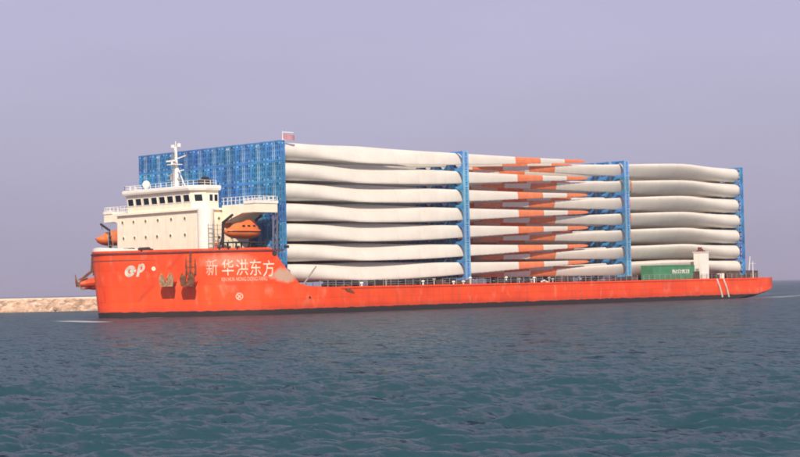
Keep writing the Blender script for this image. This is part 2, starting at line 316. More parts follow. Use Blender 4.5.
# hull material: orange topsides, dark boot topping, rubbed patch at the forecastle break
def hull_mat():
    mt = bpy.data.materials.new('hull_paint'); mt.use_nodes = True; MATS['hull'] = mt; n = mt.node_tree; b = n.nodes['Principled BSDF']
    b.inputs['Roughness'].default_value = .5; b.inputs['Specular IOR Level'].default_value = .35
    tc = n.nodes.new('ShaderNodeTexCoord'); sx = n.nodes.new('ShaderNodeSeparateXYZ'); n.links.new(tc.outputs['Object'], sx.inputs[0])
    def noise(scale, det=6, stretch=(1, 1, 1)):
        mp = n.nodes.new('ShaderNodeMapping'); mp.inputs['Scale'].default_value = stretch; n.links.new(tc.outputs['Object'], mp.inputs[0])
        z = n.nodes.new('ShaderNodeTexNoise'); z.inputs['Scale'].default_value = scale; z.inputs['Detail'].default_value = det
        n.links.new(mp.outputs[0], z.inputs['Vector']); return z.outputs[0]
    def rng(i, a, b_, c=0, d_=1):
        q = n.nodes.new('ShaderNodeMapRange'); q.inputs[1].default_value = a; q.inputs[2].default_value = b_; q.inputs[3].default_value = c; q.inputs[4].default_value = d_
        n.links.new(i, q.inputs[0]); return q.outputs[0]
    def mixc(f, a, b_):
        q = n.nodes.new('ShaderNodeMix'); q.data_type = 'RGBA'
        for s_, k in ((f, 0), (a, 6), (b_, 7)):
            if isinstance(s_, tuple): q.inputs[k].default_value = s_ + (1,)
            else: n.links.new(s_, q.inputs[k])
        return q.outputs[2]
    def math_(op, a, b_):
        q = n.nodes.new('ShaderNodeMath'); q.operation = op
        for k, s_ in enumerate((a, b_)):
            if isinstance(s_, (int, float)): q.inputs[k].default_value = s_
            else: n.links.new(s_, q.inputs[k])
        return q.outputs[0]
    c = mixc(rng(noise(.35), .3, .7), (.84, .062, .008), (.95, .098, .016))
    c = mixc(rng(noise(1.0, 6, (1.4, 1.4, .07)), .50, .75, 0, .5), c, (.42, .10, .05))          # run-down rust
    c = mixc(rng(noise(.8, 8, (1, 1, .5)), .58, .74, 0, .4), c, (.75, .36, .24))                 # faded scuffs
    c = mixc(rng(math_('ADD', sx.outputs[2], math_('MULTIPLY', noise(.7), .5)), 1.75, 1.2, 0, .4), c, (.35, .05, .03))
    # plating: rows of shell plates, each toned and dished a little differently, thin weld seams
    cbx = n.nodes.new('ShaderNodeCombineXYZ'); n.links.new(math_('ADD', sx.outputs[0], math_('MULTIPLY', sx.outputs[1], .6)), cbx.inputs[0]); n.links.new(sx.outputs[2], cbx.inputs[1])
    bk = n.nodes.new('ShaderNodeTexBrick'); n.links.new(cbx.outputs[0], bk.inputs['Vector']); bk.inputs['Scale'].default_value = 1; bk.inputs['Brick Width'].default_value = 6.4; bk.inputs['Row Height'].default_value = 2.1
    bk.inputs['Mortar Size'].default_value = .035; bk.inputs['Color1'].default_value = (.90, .90, .90, 1); bk.inputs['Color2'].default_value = (1.06, 1.06, 1.06, 1); bk.inputs['Mortar'].default_value = (.80, .76, .74, 1)
    ml = n.nodes.new('ShaderNodeMix'); ml.data_type = 'RGBA'; ml.blend_type = 'MULTIPLY'; ml.inputs[0].default_value = 1; n.links.new(c, ml.inputs[6]); n.links.new(bk.outputs[0], ml.inputs[7]); c = ml.outputs[2]
    c = mixc(math_('MULTIPLY', rng(noise(1.3, 6, (1.3, 1.3, .05)), .52, .72, 0, .6), rng(sx.outputs[2], 5.2, 8.8)), c, (.40, .09, .05))   # runs below the bulwark
    # rubbed grey paint at the forecastle break, port side
    du = math_('MULTIPLY', math_('SUBTRACT', sx.outputs[0], -2.6), .42); dz = math_('MULTIPLY', math_('SUBTRACT', sx.outputs[2], 5.3), .85)
    dd = math_('ADD', math_('MULTIPLY', du, du), math_('MULTIPLY', dz, dz))
    patch = math_('MULTIPLY', rng(math_('ADD', dd, math_('MULTIPLY', noise(1.1), 1.6)), 1.7, 1.1), rng(sx.outputs[1], -10, -14))
    c = mixc(math_('MULTIPLY', patch, .8), c, (.50, .42, .32))
    du = math_('MULTIPLY', math_('SUBTRACT', sx.outputs[0], -9.2), .34); dz = math_('MULTIPLY', math_('SUBTRACT', sx.outputs[2], 7.3), .95)
    dd = math_('ADD', math_('MULTIPLY', du, du), math_('MULTIPLY', dz, dz))
    patch = math_('MULTIPLY', rng(math_('ADD', dd, math_('MULTIPLY', noise(.9), 1.8)), 2.0, 1.0), rng(sx.outputs[1], -6, -9))
    c = mixc(math_('MULTIPLY', patch, .45), c, (.80, .40, .30))
    c = mixc(rng(math_('ADD', sx.outputs[2], math_('MULTIPLY', noise(.9, 7), .36)), .95, .87), c, (.028, .022, .020))                                # boot topping
    n.links.new(c, b.inputs['Base Color'])
    bp = n.nodes.new('ShaderNodeBump'); bp.inputs['Strength'].default_value = .5; bp.inputs['Distance'].default_value = .06
    n.links.new(noise(.5, 3), bp.inputs['Height']); n.links.new(bp.outputs[0], b.inputs['Normal'])
hull_mat()

def build_hull():
    mb = MB(); TS = [0, .12, .24, .36, .5, .64, .78, .9, 1.0]; N = len(PL)
    grid = []
    for side in (-1, 1):
        g = []
        for (u, v) in PL:
            zb, zt = zbot(u), ztop(u); col = []
            for t in TS:
                z = zb + (zt - zb) * t; x, y, _ = hull_pt(u, v, z)
                if u > 100 and t == 0: y *= .97
                col.append((x, side * y, z))
            g.append(col)
        grid.append(g)
    for g in grid:
        b = len(mb.v)
        vs = [p for c in g for p in c]; k = len(TS)
        mb.add(vs, [(i * k + j, (i + 1) * k + j, (i + 1) * k + j + 1, i * k + j + 1) for i in range(N - 1) for j in range(k - 1)])
    for i in range(N - 1):                                         # bottom plating
        mb.add([grid[0][i][0], grid[0][i + 1][0], grid[1][i + 1][0], grid[1][i][0]], [(0, 1, 2, 3)])
    # bulwark cap and inner face
    for g, s_ in zip(grid, (-1, 1)):
        for i in range(N - 1):
            a, b = Vector(g[i][-1]), Vector(g[i + 1][-1])
            ia, ib = [Vector((p.x + (.25 if p.x < -10 else 0) - (.25 if p.x > 116 else 0), p.y - s_ * min(.25, abs(p.y)), p.z)) for p in (a, b)]
            fl = lambda p: Vector((p.x, p.y, 7.8 if p.x < -4.7 else 3.4))
            mb.add([a, b, ib, ia], [(0, 1, 2, 3)]); mb.add([ia, ib, fl(ib), fl(ia)], [(0, 1, 2, 3)])
    o = mb.obj('hull', 'hull', ship)
    bm = bmesh.new(); bm.from_mesh(o.data); bmesh.ops.remove_doubles(bm, verts=bm.verts, dist=.002); bmesh.ops.recalc_face_normals(bm, faces=bm.faces); bm.to_mesh(o.data); bm.free()
    o.data.polygons.foreach_set('use_smooth', [True] * len(o.data.polygons)); o.data.set_sharp_from_angle(angle=R(35))
    return o
hull = build_hull()
mb = MB()
fc = [p for p in PL if p[0] <= -4.75]
mb.prism([(p[0] + .12, p[1] * .995) for p in fc] + [(p[0] + .12, -p[1] * .995) for p in fc[:0:-1]], 2, 7.6, 7.85)
mb.obj('forecastle_deck', 'deck_red', ship)
MB().box((-4.9, -17.6, 3.45), (-4.7, 17.6, 7.85)).obj('forecastle_bulkhead', 'hull', ship)
md = [p for p in PL if p[0] > -4.7]
MB().prism([(p[0], p[1] - .4 if p[1] > .5 else 0) for p in md[:-1]] + [(p[0], -(p[1] - .4)) for p in md[-2::-1] if p[1] > .5], 2, 3.2, 3.45).obj('main_deck', 'deck_red', ship)
# rubbing strake round the bow and along the side
for side in (-1, 1):
    mb = MB()
    pts = [at_arc(s_, 8.62, side, .06)[0] for s_ in np.linspace(.0, 26, 40)]
    for p, q in zip(pts, pts[1:]): mb.bar(p, q, .18, .22)
    mb.obj('rubbing_strake', 'cap_red', hull)
for side in (-1, 1):
    mb = MB()
    pts = [at_arc(s_, 3.42, side, .03)[0] for s_ in np.linspace(36, 139, 60)]
    for p, q in zip(pts, pts[1:]): mb.bar(p, q, .12, .2)
    mb.obj('rubbing_strake', 'hull', hull)
# white wash rail round the stem
mb = MB()
for side in (-1, 1):
    pts = [at_arc(s_, 9.0, side, -.15)[0] for s_ in np.linspace(0, 6, 10)]
    for i, (p, q) in enumerate(zip(pts, pts[1:])):
        h = .52 - .045 * i
        mb.bar(p + Vector((0, 0, h / 2)), q + Vector((0, 0, h / 2)), .14, h)
mb.obj('wash_rail', 'white', ship)

# lettering: flat text laid on the curved plating
def text_mesh(body, size):
    cu = bpy.data.curves.new('lettering', 'FONT'); cu.body = body; cu.size = size; cu.resolution_u = 2
    ob = bpy.data.objects.new('lettering', cu); COL.objects.link(ob); dg = bpy.context.evaluated_depsgraph_get()
    me = bpy.data.meshes.new_from_object(ob.evaluated_get(dg)); bpy.data.objects.remove(ob); return me
def on_hull(me, name, s_mid, z_mid, m_='paint_white', wscale=1.0, hscale=1.0, slant=0.0):
    bm = bmesh.new(); bm.from_mesh(me)
    for _ in range(3):
        bmesh.ops.triangulate(bm, faces=bm.faces)
        ed = [e for e in bm.edges if e.calc_length() > .45]
        if ed: bmesh.ops.subdivide_edges(bm, edges=ed, cuts=1)
    bmesh.ops.triangulate(bm, faces=bm.faces)
    xs = [v.co.x for v in bm.verts]; ys = [v.co.y for v in bm.verts]; cx, cy = (min(xs) + max(xs)) / 2, (min(ys) + max(ys)) / 2
    for v in bm.verts:
        y = (v.co.y - cy) * hscale
        p, _, _ = at_arc(s_mid + (v.co.x - cx) * wscale + slant * y, z_mid + y, -1, .045); v.co = p
    bm.to_mesh(me); bm.free(); me.materials.clear(); me.materials.append(MATS[m_])
    return link(bpy.data.objects.new(name, me), hull)
for ch, s_, z_ in (('新', 16.1, 6.5), ('华', 18.25, 6.45), ('洪', 20.15, 6.4), ('东', 21.95, 6.35), ('方', 23.75, 6.2)):
    o = on_hull(text_mesh(ch, 2.35), 'name_character', s_, z_, 'paint_faded' if ch == '新' else 'paint_white', wscale=.74, hscale=1.0)
on_hull(text_mesh('XIN HUA HONG DONG FANG', .78), 'name_lettering', 20.4, 4.85, 'paint_faded', wscale=.58)
# round mark with a cross over the bow thruster, emblem near the stem
mb = MB()
for i in range(20):
    a, b = 2 * math.pi * i / 20, 2 * math.pi * (i + 1) / 20
    mb.add([(.62 * math.cos(a), .62 * math.sin(a), 0), (.62 * math.cos(b), .62 * math.sin(b), 0), (.46 * math.cos(b), .46 * math.sin(b), 0), (.46 * math.cos(a), .46 * math.sin(a), 0)], [(0, 1, 2, 3)])
for a in (math.pi / 4, -math.pi / 4):
    c, s_ = math.cos(a), math.sin(a); mb.add([(c * x - s_ * y, s_ * x + c * y, .0) for x, y in ((-.5, -.09), (.5, -.09), (.5, .09), (-.5, .09))], [(0, 1, 2, 3)])
on_hull(mb.mesh('thruster_mark', 'paint_white'), 'thruster_mark', 19.7, 2.55, 'paint_faded', .8, .8)
mb = MB()
def arcstroke(cx, cy, ra, rb, a0, a1, n=14):
    for i in range(n):
        a, b = a0 + (a1 - a0) * i / n, a0 + (a1 - a0) * (i + 1) / n
        mb.add([(cx + ra * math.cos(a), cy + ra * math.sin(a), 0), (cx + ra * math.cos(b), cy + ra * math.sin(b), 0), (cx + rb * math.cos(b), cy + rb * math.sin(b), 0), (cx + rb * math.cos(a), cy + rb * math.sin(a), 0)], [(0, 1, 2, 3)])
arcstroke(-.95, -.1, .78, .30, .5, 5.9)
mb.add([(-1.0, -.25, 0), (-.1, -.25, 0), (-.1, .12, 0), (-1.0, .12, 0)], [(0, 1, 2, 3)])
mb.add([(.1, -.85, 0), (.5, -.85, 0), (.5, .8, 0), (.1, .8, 0)], [(0, 1, 2, 3)])
arcstroke(.5, .3, .62, .25, -1.57, 1.57, 10)
on_hull(mb.mesh('bow_emblem', 'paint_white'), 'bow_emblem', 5.4, 6.35, slant=.3, wscale=.95, m_='paint_grey')
mb = MB(); arcstroke(0, 0, .3, .0, 0, 6.283, 12); on_hull(mb.mesh('bow_dot', 'paint_white'), 'bow_dot', 8.05, 6.5)

# anchors on outboard bolsters
def anchor(s_, side, z, reach, mat_, braces):
    p, t, n_ = at_arc(s_, z, side); t = t.normalized(); Z = Vector((0, 0, 1))
    P = lambda a, o_, h: p + t * a + n_ * o_ + Z * h
    b = MB()
    rings = []
    for o_, ra in ((-.5, 1.0), (.4, .85), (reach * .55, .62), (reach * .8, .58)):
        rings.append([P(ra * math.cos(q * math.pi / 5), o_, ra * .8 * math.sin(q * math.pi / 5) - .12 * o_) for q in range(10)])
    b.loft(rings); bo = b.obj('anchor_bolster', 'hull', ship, 40)
    a = MB()                                                     # stockless anchor: shank, crown, two flukes
    o1 = reach * .8; a.bar(P(0, o1 * .5, .5), P(0, o1 + .35, -.25), .28)
    a.bar(P(-.85, o1 + .35, -.45), P(.85, o1 + .35, -.45), .5, .45)
    for k in (-1, 1):
        rg = []
        for f_, ww, th in ((0, .34, .36), (.5, .42, .26), (1, .05, .06)):
            c = P(k * (.55 + .12 * f_), o1 + .45 + .25 * f_, -.45 + 1.55 * f_)
            rg.append([c + t * dx * ww + n_ * dy * th for dx, dy in ((-1, -.5), (1, -.5), (1, .5), (-1, .5))])
        a.loft(rg)
    a.tube(P(0, o1 + .2, .35), P(0, o1 * .45, 1.0), .12, .12, 6)
    a.obj('anchor', mat_, ship)
    if braces:
        b = MB()
        for k in (-.62, .62): b.bar(P(k, .12, 8.5 - z), P(k, .2, .9), .2); b.bar(P(k, .2, 1.6), P(k * .8, o1, .1), .16)
        for h in (1.1, 1.9, 2.7, 3.3): b.bar(P(-.6, .16, h), P(.6, .16, h), .12)
        b.path([P(.05, .35, 8.5 - z), P(0, .5, 1.6), P(0, o1, .3)], .15)
        b.obj('anchor_brace', 'rust', ship)
    # plated recess with rust runs above
for s_, side, z, rc, mm, br in ((10.3, -1, 4.75, 1.7, 'rust_pale', False), (13.2, -1, 4.7, 1.9, 'rust', True), (10.4, 1, 5.0, 2.6, 'rust', True), (13.6, 1, 4.6, 1.9, 'rust_pale', False)):
    anchor(s_, side, z, rc, mm, br)

# ------------------------------------------------------------------ deckhouse and bridge
HU, HA, HV = -9.0, -1.3, 9.9
dh = MB().box((HU, -HV, 7.8), (HA, HV, 14.35)).obj('deckhouse', 'cream', ship)
def porthole(u, v, z, face, w_=.42, h_=.5):
    b = MB()
    if face == 0:
        b.tube((u - .05, v, z), (u + .05, v, z), .32, .32, 12, 0); b.tube((u - .065, v, z), (u + .02, v, z), .22, .22, 12, 1)
    else:
        b.tube((u, v - .05, z), (u, v + .05, z), .32, .32, 12, 0); b.tube((u, v - .065, z), (u, v + .02, z), .22, .22, 12, 1)
    b.obj('porthole', ['cream', 'porthole_glass'], dh)
for v in (8.6, 6.0, 3.2, .4, -2.6, -5.6): porthole(HU, v, 13.35, 0); 
for v in (8.4, 5.8, 3.2, .6, -2.4, -5.6): porthole(HU, v, 11.1, 0)
for u in (-6.6, -4.4): porthole(u, -HV, 13.2, 1); porthole(u, -HV, 10.6, 1)
# stair trunk at the port front corner
b = MB(); n_ = 16
b.loft([[(-8.75 + 1.12 * math.cos(2 * math.pi * i / n_), -9.75 + 1.12 * math.sin(2 * math.pi * i / n_), z) for i in range(n_)] for z in (7.8, 14.5)])
b.obj('stair_trunk', 'white', ship, 40)
MB().box((-7.4, -HV - .08, 7.9), (-6.5, -HV + .02, 9.9)).obj('door', 'orange_boat', dh)
b = MB().box((-5.7, -HV - .1, 12.0), (-4.4, -HV + .02, 14.0)); b.obj('orange_panel', 'orange_boat', dh)  # flat orange panel high on the port side wall of the house
# cream deck slab over the house, wings with tapered brackets
MB().box((HU - .35, -HV - .3, 14.35), (HA, HV + .3, 14.62)).obj('bridge_deck', 'cream', ship)
for sd_ in (-1, 1):
    b = MB()
    b.prism([(sd_ * 10.2, 14.33), (sd_ * 10.2, 12.55), (sd_ * 14.4, 13.75), (sd_ * 17.0, 13.75), (sd_ * 17.0, 14.95), (sd_ * 10.2, 14.95)][::sd_], 0, -6.2, -2.2)
    wg = b.obj('bridge_wing', 'cream', ship)
    b = MB().box((-6.3, sd_ * 17.02 - .06, 14.95), (-2.1, sd_ * 17.02 + .06, 15.35)).box((-6.3, min(sd_ * 14.9, sd_ * 17), 14.95), (-6.18, max(sd_ * 14.9, sd_ * 17), 15.35))
    b.obj('wing_bulwark', 'white', wg)
    b = MB()
    for u in np.arange(-6.1, -2, .8):
        b.bar((u, sd_ * 16.9, 15.3), (u, sd_ * 16.9, 15.95), .06)
    for v in np.arange(10.4, 17, .85): b.bar((-6.1, sd_ * v, 14.9), (-6.1, sd_ * v, 15.95), .06); b.bar((-2.3, sd_ * v, 14.9), (-2.3, sd_ * v, 15.95), .06)
    for z in (15.5, 15.95):
        b.bar((-6.1, sd_ * 10, z), (-6.1, sd_ * 16.9, z), .05); b.bar((-6.1, sd_ * 16.9, z), (-2.3, sd_ * 16.9, z), .05); b.bar((-2.3, sd_ * 10, z), (-2.3, sd_ * 16.9, z), .05)
    b.obj('wing_railing', 'white', wg)
# wheelhouse with chamfered corners and forward-leaning window band
WF, WV, CH, WA = -9.1, 7.2, 1.5, -5.6
def wpoly(g, lean=0.0):
    return [(WA + g * .3, WV + CH + g), (WF + CH - g * .4 - lean, WV + CH + g), (WF - g - lean, WV + g * .6), (WF - g - lean, -WV - g * .6), (WF + CH - g * .4 - lean, -WV - CH - g), (WA + g * .3, -WV - CH - g)]
b = MB()
def ring(g, z, lean=0): return [(p[0], p[1], z) for p in wpoly(g, lean)]
b.loft([ring(0, 14.6), ring(0, 15.5), ring(.0, 16.75, .22), ring(0, 17.25, .3)])
wh = b.obj('wheelhouse', 'cream', ship)
MB().loft([ring(.35, 17.1, .3), ring(.45, 17.35, .3), ring(.45, 17.72, .3), ring(.2, 17.8, .3)]).obj('wheelhouse_roof', 'white', ship)
def window(p0, p1):
    """one raked bridge window between two plan points: frame and pane"""
    a, c = Vector((p0[0], p0[1], 0)), Vector((p1[0], p1[1], 0)); t = (c - a).normalized(); n2 = Vector((t.y, -t.x, 0))
    if n2.dot(Vector((-1, -.2, 0))) < 0: n2 = -n2
    lean = .17 if abs(t.x) < .9 else 0.0
    def q(s_, z, o_): k = (z - 15.5) / 1.25; pt = a + t * s_ + n2 * o_; return (pt.x - lean * 1.2 * k * (1 if abs(n2.x) > .5 else .5), pt.y, z)
    L = (c - a).length; fr = MB(); e = .11
    for (x0, x1, zz0, zz1) in ((0, L, 15.52, 15.52 + e), (0, L, 16.64 - e, 16.64), (0, e, 15.52 + e, 16.64 - e), (L - e, L, 15.52 + e, 16.64 - e)):
        vs = [q(x, z, o_) for o_ in (-.02, .06) for x, z in ((x0, zz0), (x1, zz0), (x1, zz1), (x0, zz1))]
        fr.add(vs, [(0, 1, 2, 3), (4, 5, 6, 7), (0, 1, 5, 4), (1, 2, 6, 5), (2, 3, 7, 6), (3, 0, 4, 7)])
    # pane as a thin slab just proud of the wall
    fo = fr.obj('window_frame', 'white', wh)
    pn = MB(); vs = [q(x, z, o_) for o_ in (-.02, .03) for x, z in ((e, 15.52 + e), (L - e, 15.52 + e), (L - e, 16.64 - e), (e, 16.64 - e))]
    pn.add(vs, [(0, 1, 2, 3), (4, 5, 6, 7), (0, 1, 5, 4), (1, 2, 6, 5), (2, 3, 7, 6), (3, 0, 4, 7)]); pn.obj('window_pane', 'glass', wh)
k = 8; st = 2 * WV / k
for i in range(k): v = -WV + st * i; window((WF, v + .17), (WF, v + st - .17))
window((WF + .3, -WV - .3), (WF + CH - .3, -WV - CH + .3)); window((WF + .3, WV + .3), (WF + CH - .3, WV + CH - .3))
for x0 in (-7.3, -6.45): window((x0, -WV - CH), (x0 + .8, -WV - CH)); window((x0, WV + CH), (x0 + .8, WV + CH))
# roof gear
b = MB()
for v in np.arange(-8.4, 8.5, 1.2): b.bar((-8.7, v, 17.78), (-8.7, v, 18.5), .05)
for u in np.arange(-8.7, -5.6, 1.0): b.bar((u, -8.4, 17.78), (u, -8.4, 18.5), .05); b.bar((u, 8.4, 17.78), (u, 8.4, 18.5), .05)
for z in (18.15, 18.5): b.bar((-8.7, -8.4, z), (-8.7, 8.4, z), .04); b.bar((-8.7, -8.4, z), (-5.7, -8.4, z), .04); b.bar((-8.7, 8.4, z), (-5.7, 8.4, z), .04)
b.obj('roof_railing', 'white', ship)
MB().tube((-6, 6.9, 17.75), (-6, 6.9, 18.25), .22, .22).ball((-6, 6.9, 18.75), .58, sz=1.05).obj('satellite_dome', 'white', ship, 50)
MB().box((-6.6, -6.9, 17.75), (-5.2, -5.6, 18.75)).box((-6.3, -6.6, 18.75), (-5.5, -5.9, 19.1)).obj('vent_housing', 'dark', ship)
MB().tube((-8, -3.2, 17.75), (-8, -3.2, 18.7), .07).ball((-8, -3.2, 18.9), .26).obj('searchlight', 'steel', ship)
b = MB(); b.tube((-6, 0, 17.75), (-6, 0, 20.6), .42, .34).tube((-6, 0, 20.6), (-6, 0, 23.6), .30, .20)
b.bar((-5.0, .9, 17.8), (-6, .1, 21.2), .12); b.bar((-5.0, -.9, 17.8), (-6, -.1, 21.2), .12)
ms = b.obj('mast', 'white', ship)
b = MB().bar((-6, -2.1, 22.3), (-6, 1.6, 21.7), .17, .13).bar((-6, -1.7, 20.35), (-6, .1, 20.15), .16, .12); b.obj('yard', 'white', ms)
b = MB().box((-6.9, -.7, 21.15), (-5.4, .9, 21.25)).tube((-6.5, .2, 21.25), (-6.5, .2, 21.6), .16).cb((-6.5, .3, 21.72), (.22, 2.3, .2)); b.obj('radar_scanner', 'white', ms)
b = MB().box((-6.7, .3, 19.0), (-5.6, 1.3, 19.08)).tube((-6.2, .8, 19.08), (-6.2, .8, 19.6), .2).cb((-6.2, .8, 19.75), (.25, 1.7, .2)); b.obj('radar_scanner', 'steel', ms)
b = MB().bar((-6, -.85, 23.6), (-6, .75, 23.6), .1).cb((-6, -.75, 23.88), (.34, .38, .5)).cb((-6, .65, 23.82), (.34, .38, .42)).tube((-6, 0, 23.6), (-6, 0, 24.5), .05); b.obj('mast_lantern', 'white', ms)
b = MB()
for v in (-.28, .28): b.bar((-6.5, v, 17.8), (-6.35, v, 23.2), .05)
for z in np.arange(18, 23.2, .35): b.bar((-6.45, -.28, z), (-6.45, .28, z), .04)
b.obj('mast_ladder', 'steel', ms)
# davits, stairs and side railings of the house
for sd_ in (-1, 1):
    for u in (-8.3, -3.2):
        b = MB(); b.bar((u, sd_ * 12.6, 7.8), (u, sd_ * 12.9, 12.6), .28).bar((u, sd_ * 12.9, 12.5), (u, sd_ * 14.9, 13.45), .26).bar((u, sd_ * 11, 7.8), (u, sd_ * 12.85, 10.6), .2).tube((u, sd_ * 14.7, 13.35), (u, sd_ * 14.55, 12.6), .04)
        b.obj('lifeboat_davit', 'dark', ship)
    b = MB().box((-8.6, min(sd_ * 13.4, sd_ * 15.6), 9.7), (-3.0, max(sd_ * 13.4, sd_ * 15.6), 9.85))
    for u in (-8.2, -5.8, -3.4):
        for v in (13.6, 15.4): b.bar((u, sd_ * v, 7.8), (u, sd_ * v, 9.7), .16)
    b.obj('boat_cradle', 'dark', ship)
    b = MB()
    for u in np.arange(-9.2, -5.2, .8): b.bar((u, sd_ * 12.1, 7.8), (u, sd_ * 12.1, 10.2), .06)
    for z in (9.0, 9.6, 10.2, 11.0, 11.6, 12.2): b.bar((-9.6, sd_ * 11.2, z), (-7.2, sd_ * 11.6, z), .06)
    for u in (-9.6, -8.8, -8.0, -7.2): b.bar((u, sd_ * 11.3, 7.8), (u, sd_ * 11.3, 12.4), .07)
    for i in range(14): b.box((-3.1 + .1 * i, min(sd_ * 11.0, sd_ * 12.0), 7.9 + .42 * i), (-2.75 + .1 * i, max(sd_ * 11.0, sd_ * 12.0), 7.95 + .42 * i))
    b.obj('side_stairway', 'steel', ship)
    b = MB()
    for u in (-2.6, -1.9): b.bar((u, sd_ * 16.4, 7.2), (u, sd_ * 16.6, 13.8), .2)
    for i in range(5): b.bar((-2.6, sd_ * 16.45, 8 + 1.1 * i), (-1.9, sd_ * 16.5, 9 + 1.1 * i), .09)
    b.obj('wing_support', 'cover', ship)
# mooring gear on the forecastle
for u, v in ((-15.6, 3.5), (-15.6, -3.5), (-12, 7), (-12, -7)):
    b = MB().tube((u, v - .45, 7.85), (u, v - .45, 8.9), .25).tube((u, v + .45, 7.85), (u, v + .45, 8.9), .25).box((u - .5, v - .9, 7.85), (u + .5, v + .9, 8.0)); b.obj('mooring_bollard', 'dark', ship)
for u, v in ((-13.2, 1.6), (-13.2, -1.9)):
    b = MB().tube((u, v - .9, 8.9), (u, v + .9, 8.9), .65).box((u - .7, v - 1.1, 7.85), (u + .7, v - .9, 9.3)).box((u - .7, v + .9, 7.85), (u + .7, v + 1.1, 9.3)); b.obj('anchor_windlass', 'dark', ship)
for s_ in (6.5, 17.2, 18.4, 19.6, 26.6):
    p, t, n_ = at_arc(s_, 9.08, -1, -.2); MB().tube(p - t * .3, p + t * .3, .2).bar(p - Vector((0, 0, .2)), p + Vector((0, 0, .12)), .5).obj('fairlead', 'dark', ship)
p, t, n_ = at_arc(24.6, 8.2, -1, .02); MB().tube(p - n_ * .1, p + n_ * .08, .32, .32, 12).obj('hawse_port', 'dark', hull)
p, t, n_ = at_arc(30.2, 2.2, -1, .02); MB().tube(p - n_ * .1, p + n_ * .05, .16, .16, 10).obj('scupper', 'dark', hull)
for s_ in (37.5,):
    p, t, n_ = at_arc(s_, 3.0, -1, .03); MB().loft([[p + t * a + n_ * o_ + Vector((0, 0, b_)) for a, b_ in ((-.9, .3), (-.3, .42), (1.0, -.2), (.9, -.4), (-.4, -.1))] for o_ in (-.05, .05)]).obj('fender_bracket', 'rust', hull)

# ------------------------------------------------------------------ deck fittings aft of the house
for x in (0, 36.9, 76.9, 111):                                   # grillage beams that carry the racks
    b = MB().box((x - .55, -16.3, 3.45), (x - .25, 16.3, 4.18)).box((x + .25, -16.3, 3.45), (x + .55, 16.3, 4.18))
    for v in np.arange(-16, 16.1, 3.2): b.box((x - .24, v - .12, 3.46), (x + .24, v + .12, 4.1))
    b.obj('grillage_beam', 'brown', ship)
def railing(u0, u1, name='deck_railing', v=-18.95, h=.95, step=1.5):
    b = MB()
    for u in np.arange(u0, u1 + .01, step): b.bar((u, v, 3.4), (u, v, 3.5 + h), .055)
    for z in (.35, .66, .95): b.bar((u0, v, 3.5 + z), (u1, v, 3.5 + z), .035)
    b.obj(name, 'steel', ship)
for a in np.arange(3.5, 113, 12.2):
    railing(a, min(a + 10.5, 113.5)); railing(a, min(a + 10.5, 113.5), v=18.95)
b = MB()
for v in np.arange(-17, 17.1, 1.7): b.bar((115.2, v, 3.5), (115.2, v, 4.5), .07)
for z in (3.9, 4.2, 4.5): b.bar((115.2, -17, z), (115.2, 17, z), .045)
b.obj('deck_railing', 'steel', ship)
for u in (6.2, 22, 41, 58, 73.5, 99, 108.5):
    for v in (-18.2, 18.2):
        MB().tube((u - .5, v, 3.45), (u - .5, v, 4.25), .24).tube((u + .5, v, 3.45), (u + .5, v, 4.25), .24).box((u - 1, v - .4, 3.45), (u + 1, v + .4, 3.58)).tube((u - .5, v, 4.25), (u - .5, v, 4.32), .3).tube((u + .5, v, 4.25), (u + .5, v, 4.32), .3).obj('mooring_bollard', 'dark', ship)
r2 = random.Random(5)
for i in range(46):                                               # vents, lashing boxes and sounding pipes along the side walkway
    u = 8 + i * 1.52 + r2.uniform(-.5, .5); v = -17.4 + r2.uniform(-.6, .5); h = r2.uniform(.35, .95)
    kk = r2.random()
    if kk < .45: MB().box((u - r2.uniform(.3, .9), v - .3, 3.45), (u + r2.uniform(.3, .9), v + .3, 3.45 + h)).box((u - .2, v - .2, 3.45 + h), (u + .2, v + .2, 3.52 + h)).obj('lashing_box', r2.choice(['dark', 'brown', 'cover']), ship)
    elif kk < .75: MB().tube((u, v, 3.45), (u, v, 3.45 + h), .12).tube((u, v, 3.45 + h), (u, v, 3.65 + h), .26, .2).obj('deck_ventilator', r2.choice(['dark', 'white', 'steel']), ship)
    else: MB().path([(u - .8, v, 3.6), (u - .3, v - .3, 3.85), (u + .3, v + .2, 3.8), (u + .9, v, 3.55)], .16).obj('rope_coil', r2.choice(['brown', 'rope', 'dark']), ship)
MB().bar((1.0, -18.4, 4.0), (3.2, -18.6, 6.4), .16).bar((1.0, -18.4, 3.45), (1.0, -18.4, 4.1), .3).obj('side_davit', 'steel', ship)
# stern gear
b = MB().box((93.6, -18.75, 3.45), (95.9, -17.2, 8.15)); b.box((93.5, -18.85, 8.15), (96.0, -17.1, 8.3)); tw = b.obj('engine_casing', 'white', ship)
MB().tube((94.4, -18.0, 8.3), (94.4, -18.0, 9.1), .36, .36, 12).tube((95.1, -17.9, 8.3), (95.1, -17.9, 8.8), .26, .26, 12).box((94.0, -18.4, 8.3), (95.5, -17.5, 8.55)).obj('exhaust_pipe', 'cap_red', tw)
MB().box((93.55, -18.3, 3.5), (93.62, -17.6, 5.4)).obj('casing_door', 'steel', tw)
for u, v, sc in ((91.9, -18.1, 1.0), (103.5, -17.2, 1.2), (106.5, -16.5, 1.1), (113.2, -15.6, 1.3)):
    MB().tube((u, v - .7 * sc, 4.3), (u, v + .7 * sc, 4.3), .55 * sc).box((u - .8 * sc, v - .9 * sc, 3.45), (u + .8 * sc, v - .7 * sc, 4.9)).box((u - .8 * sc, v + .7 * sc, 3.45), (u + .8 * sc, v + .9 * sc, 4.9)).obj('mooring_winch', 'brown', ship)
MB().box((100.2, -18.3, 3.45), (101.2, -17.5, 4.5)).obj('deck_locker', 'white', ship)
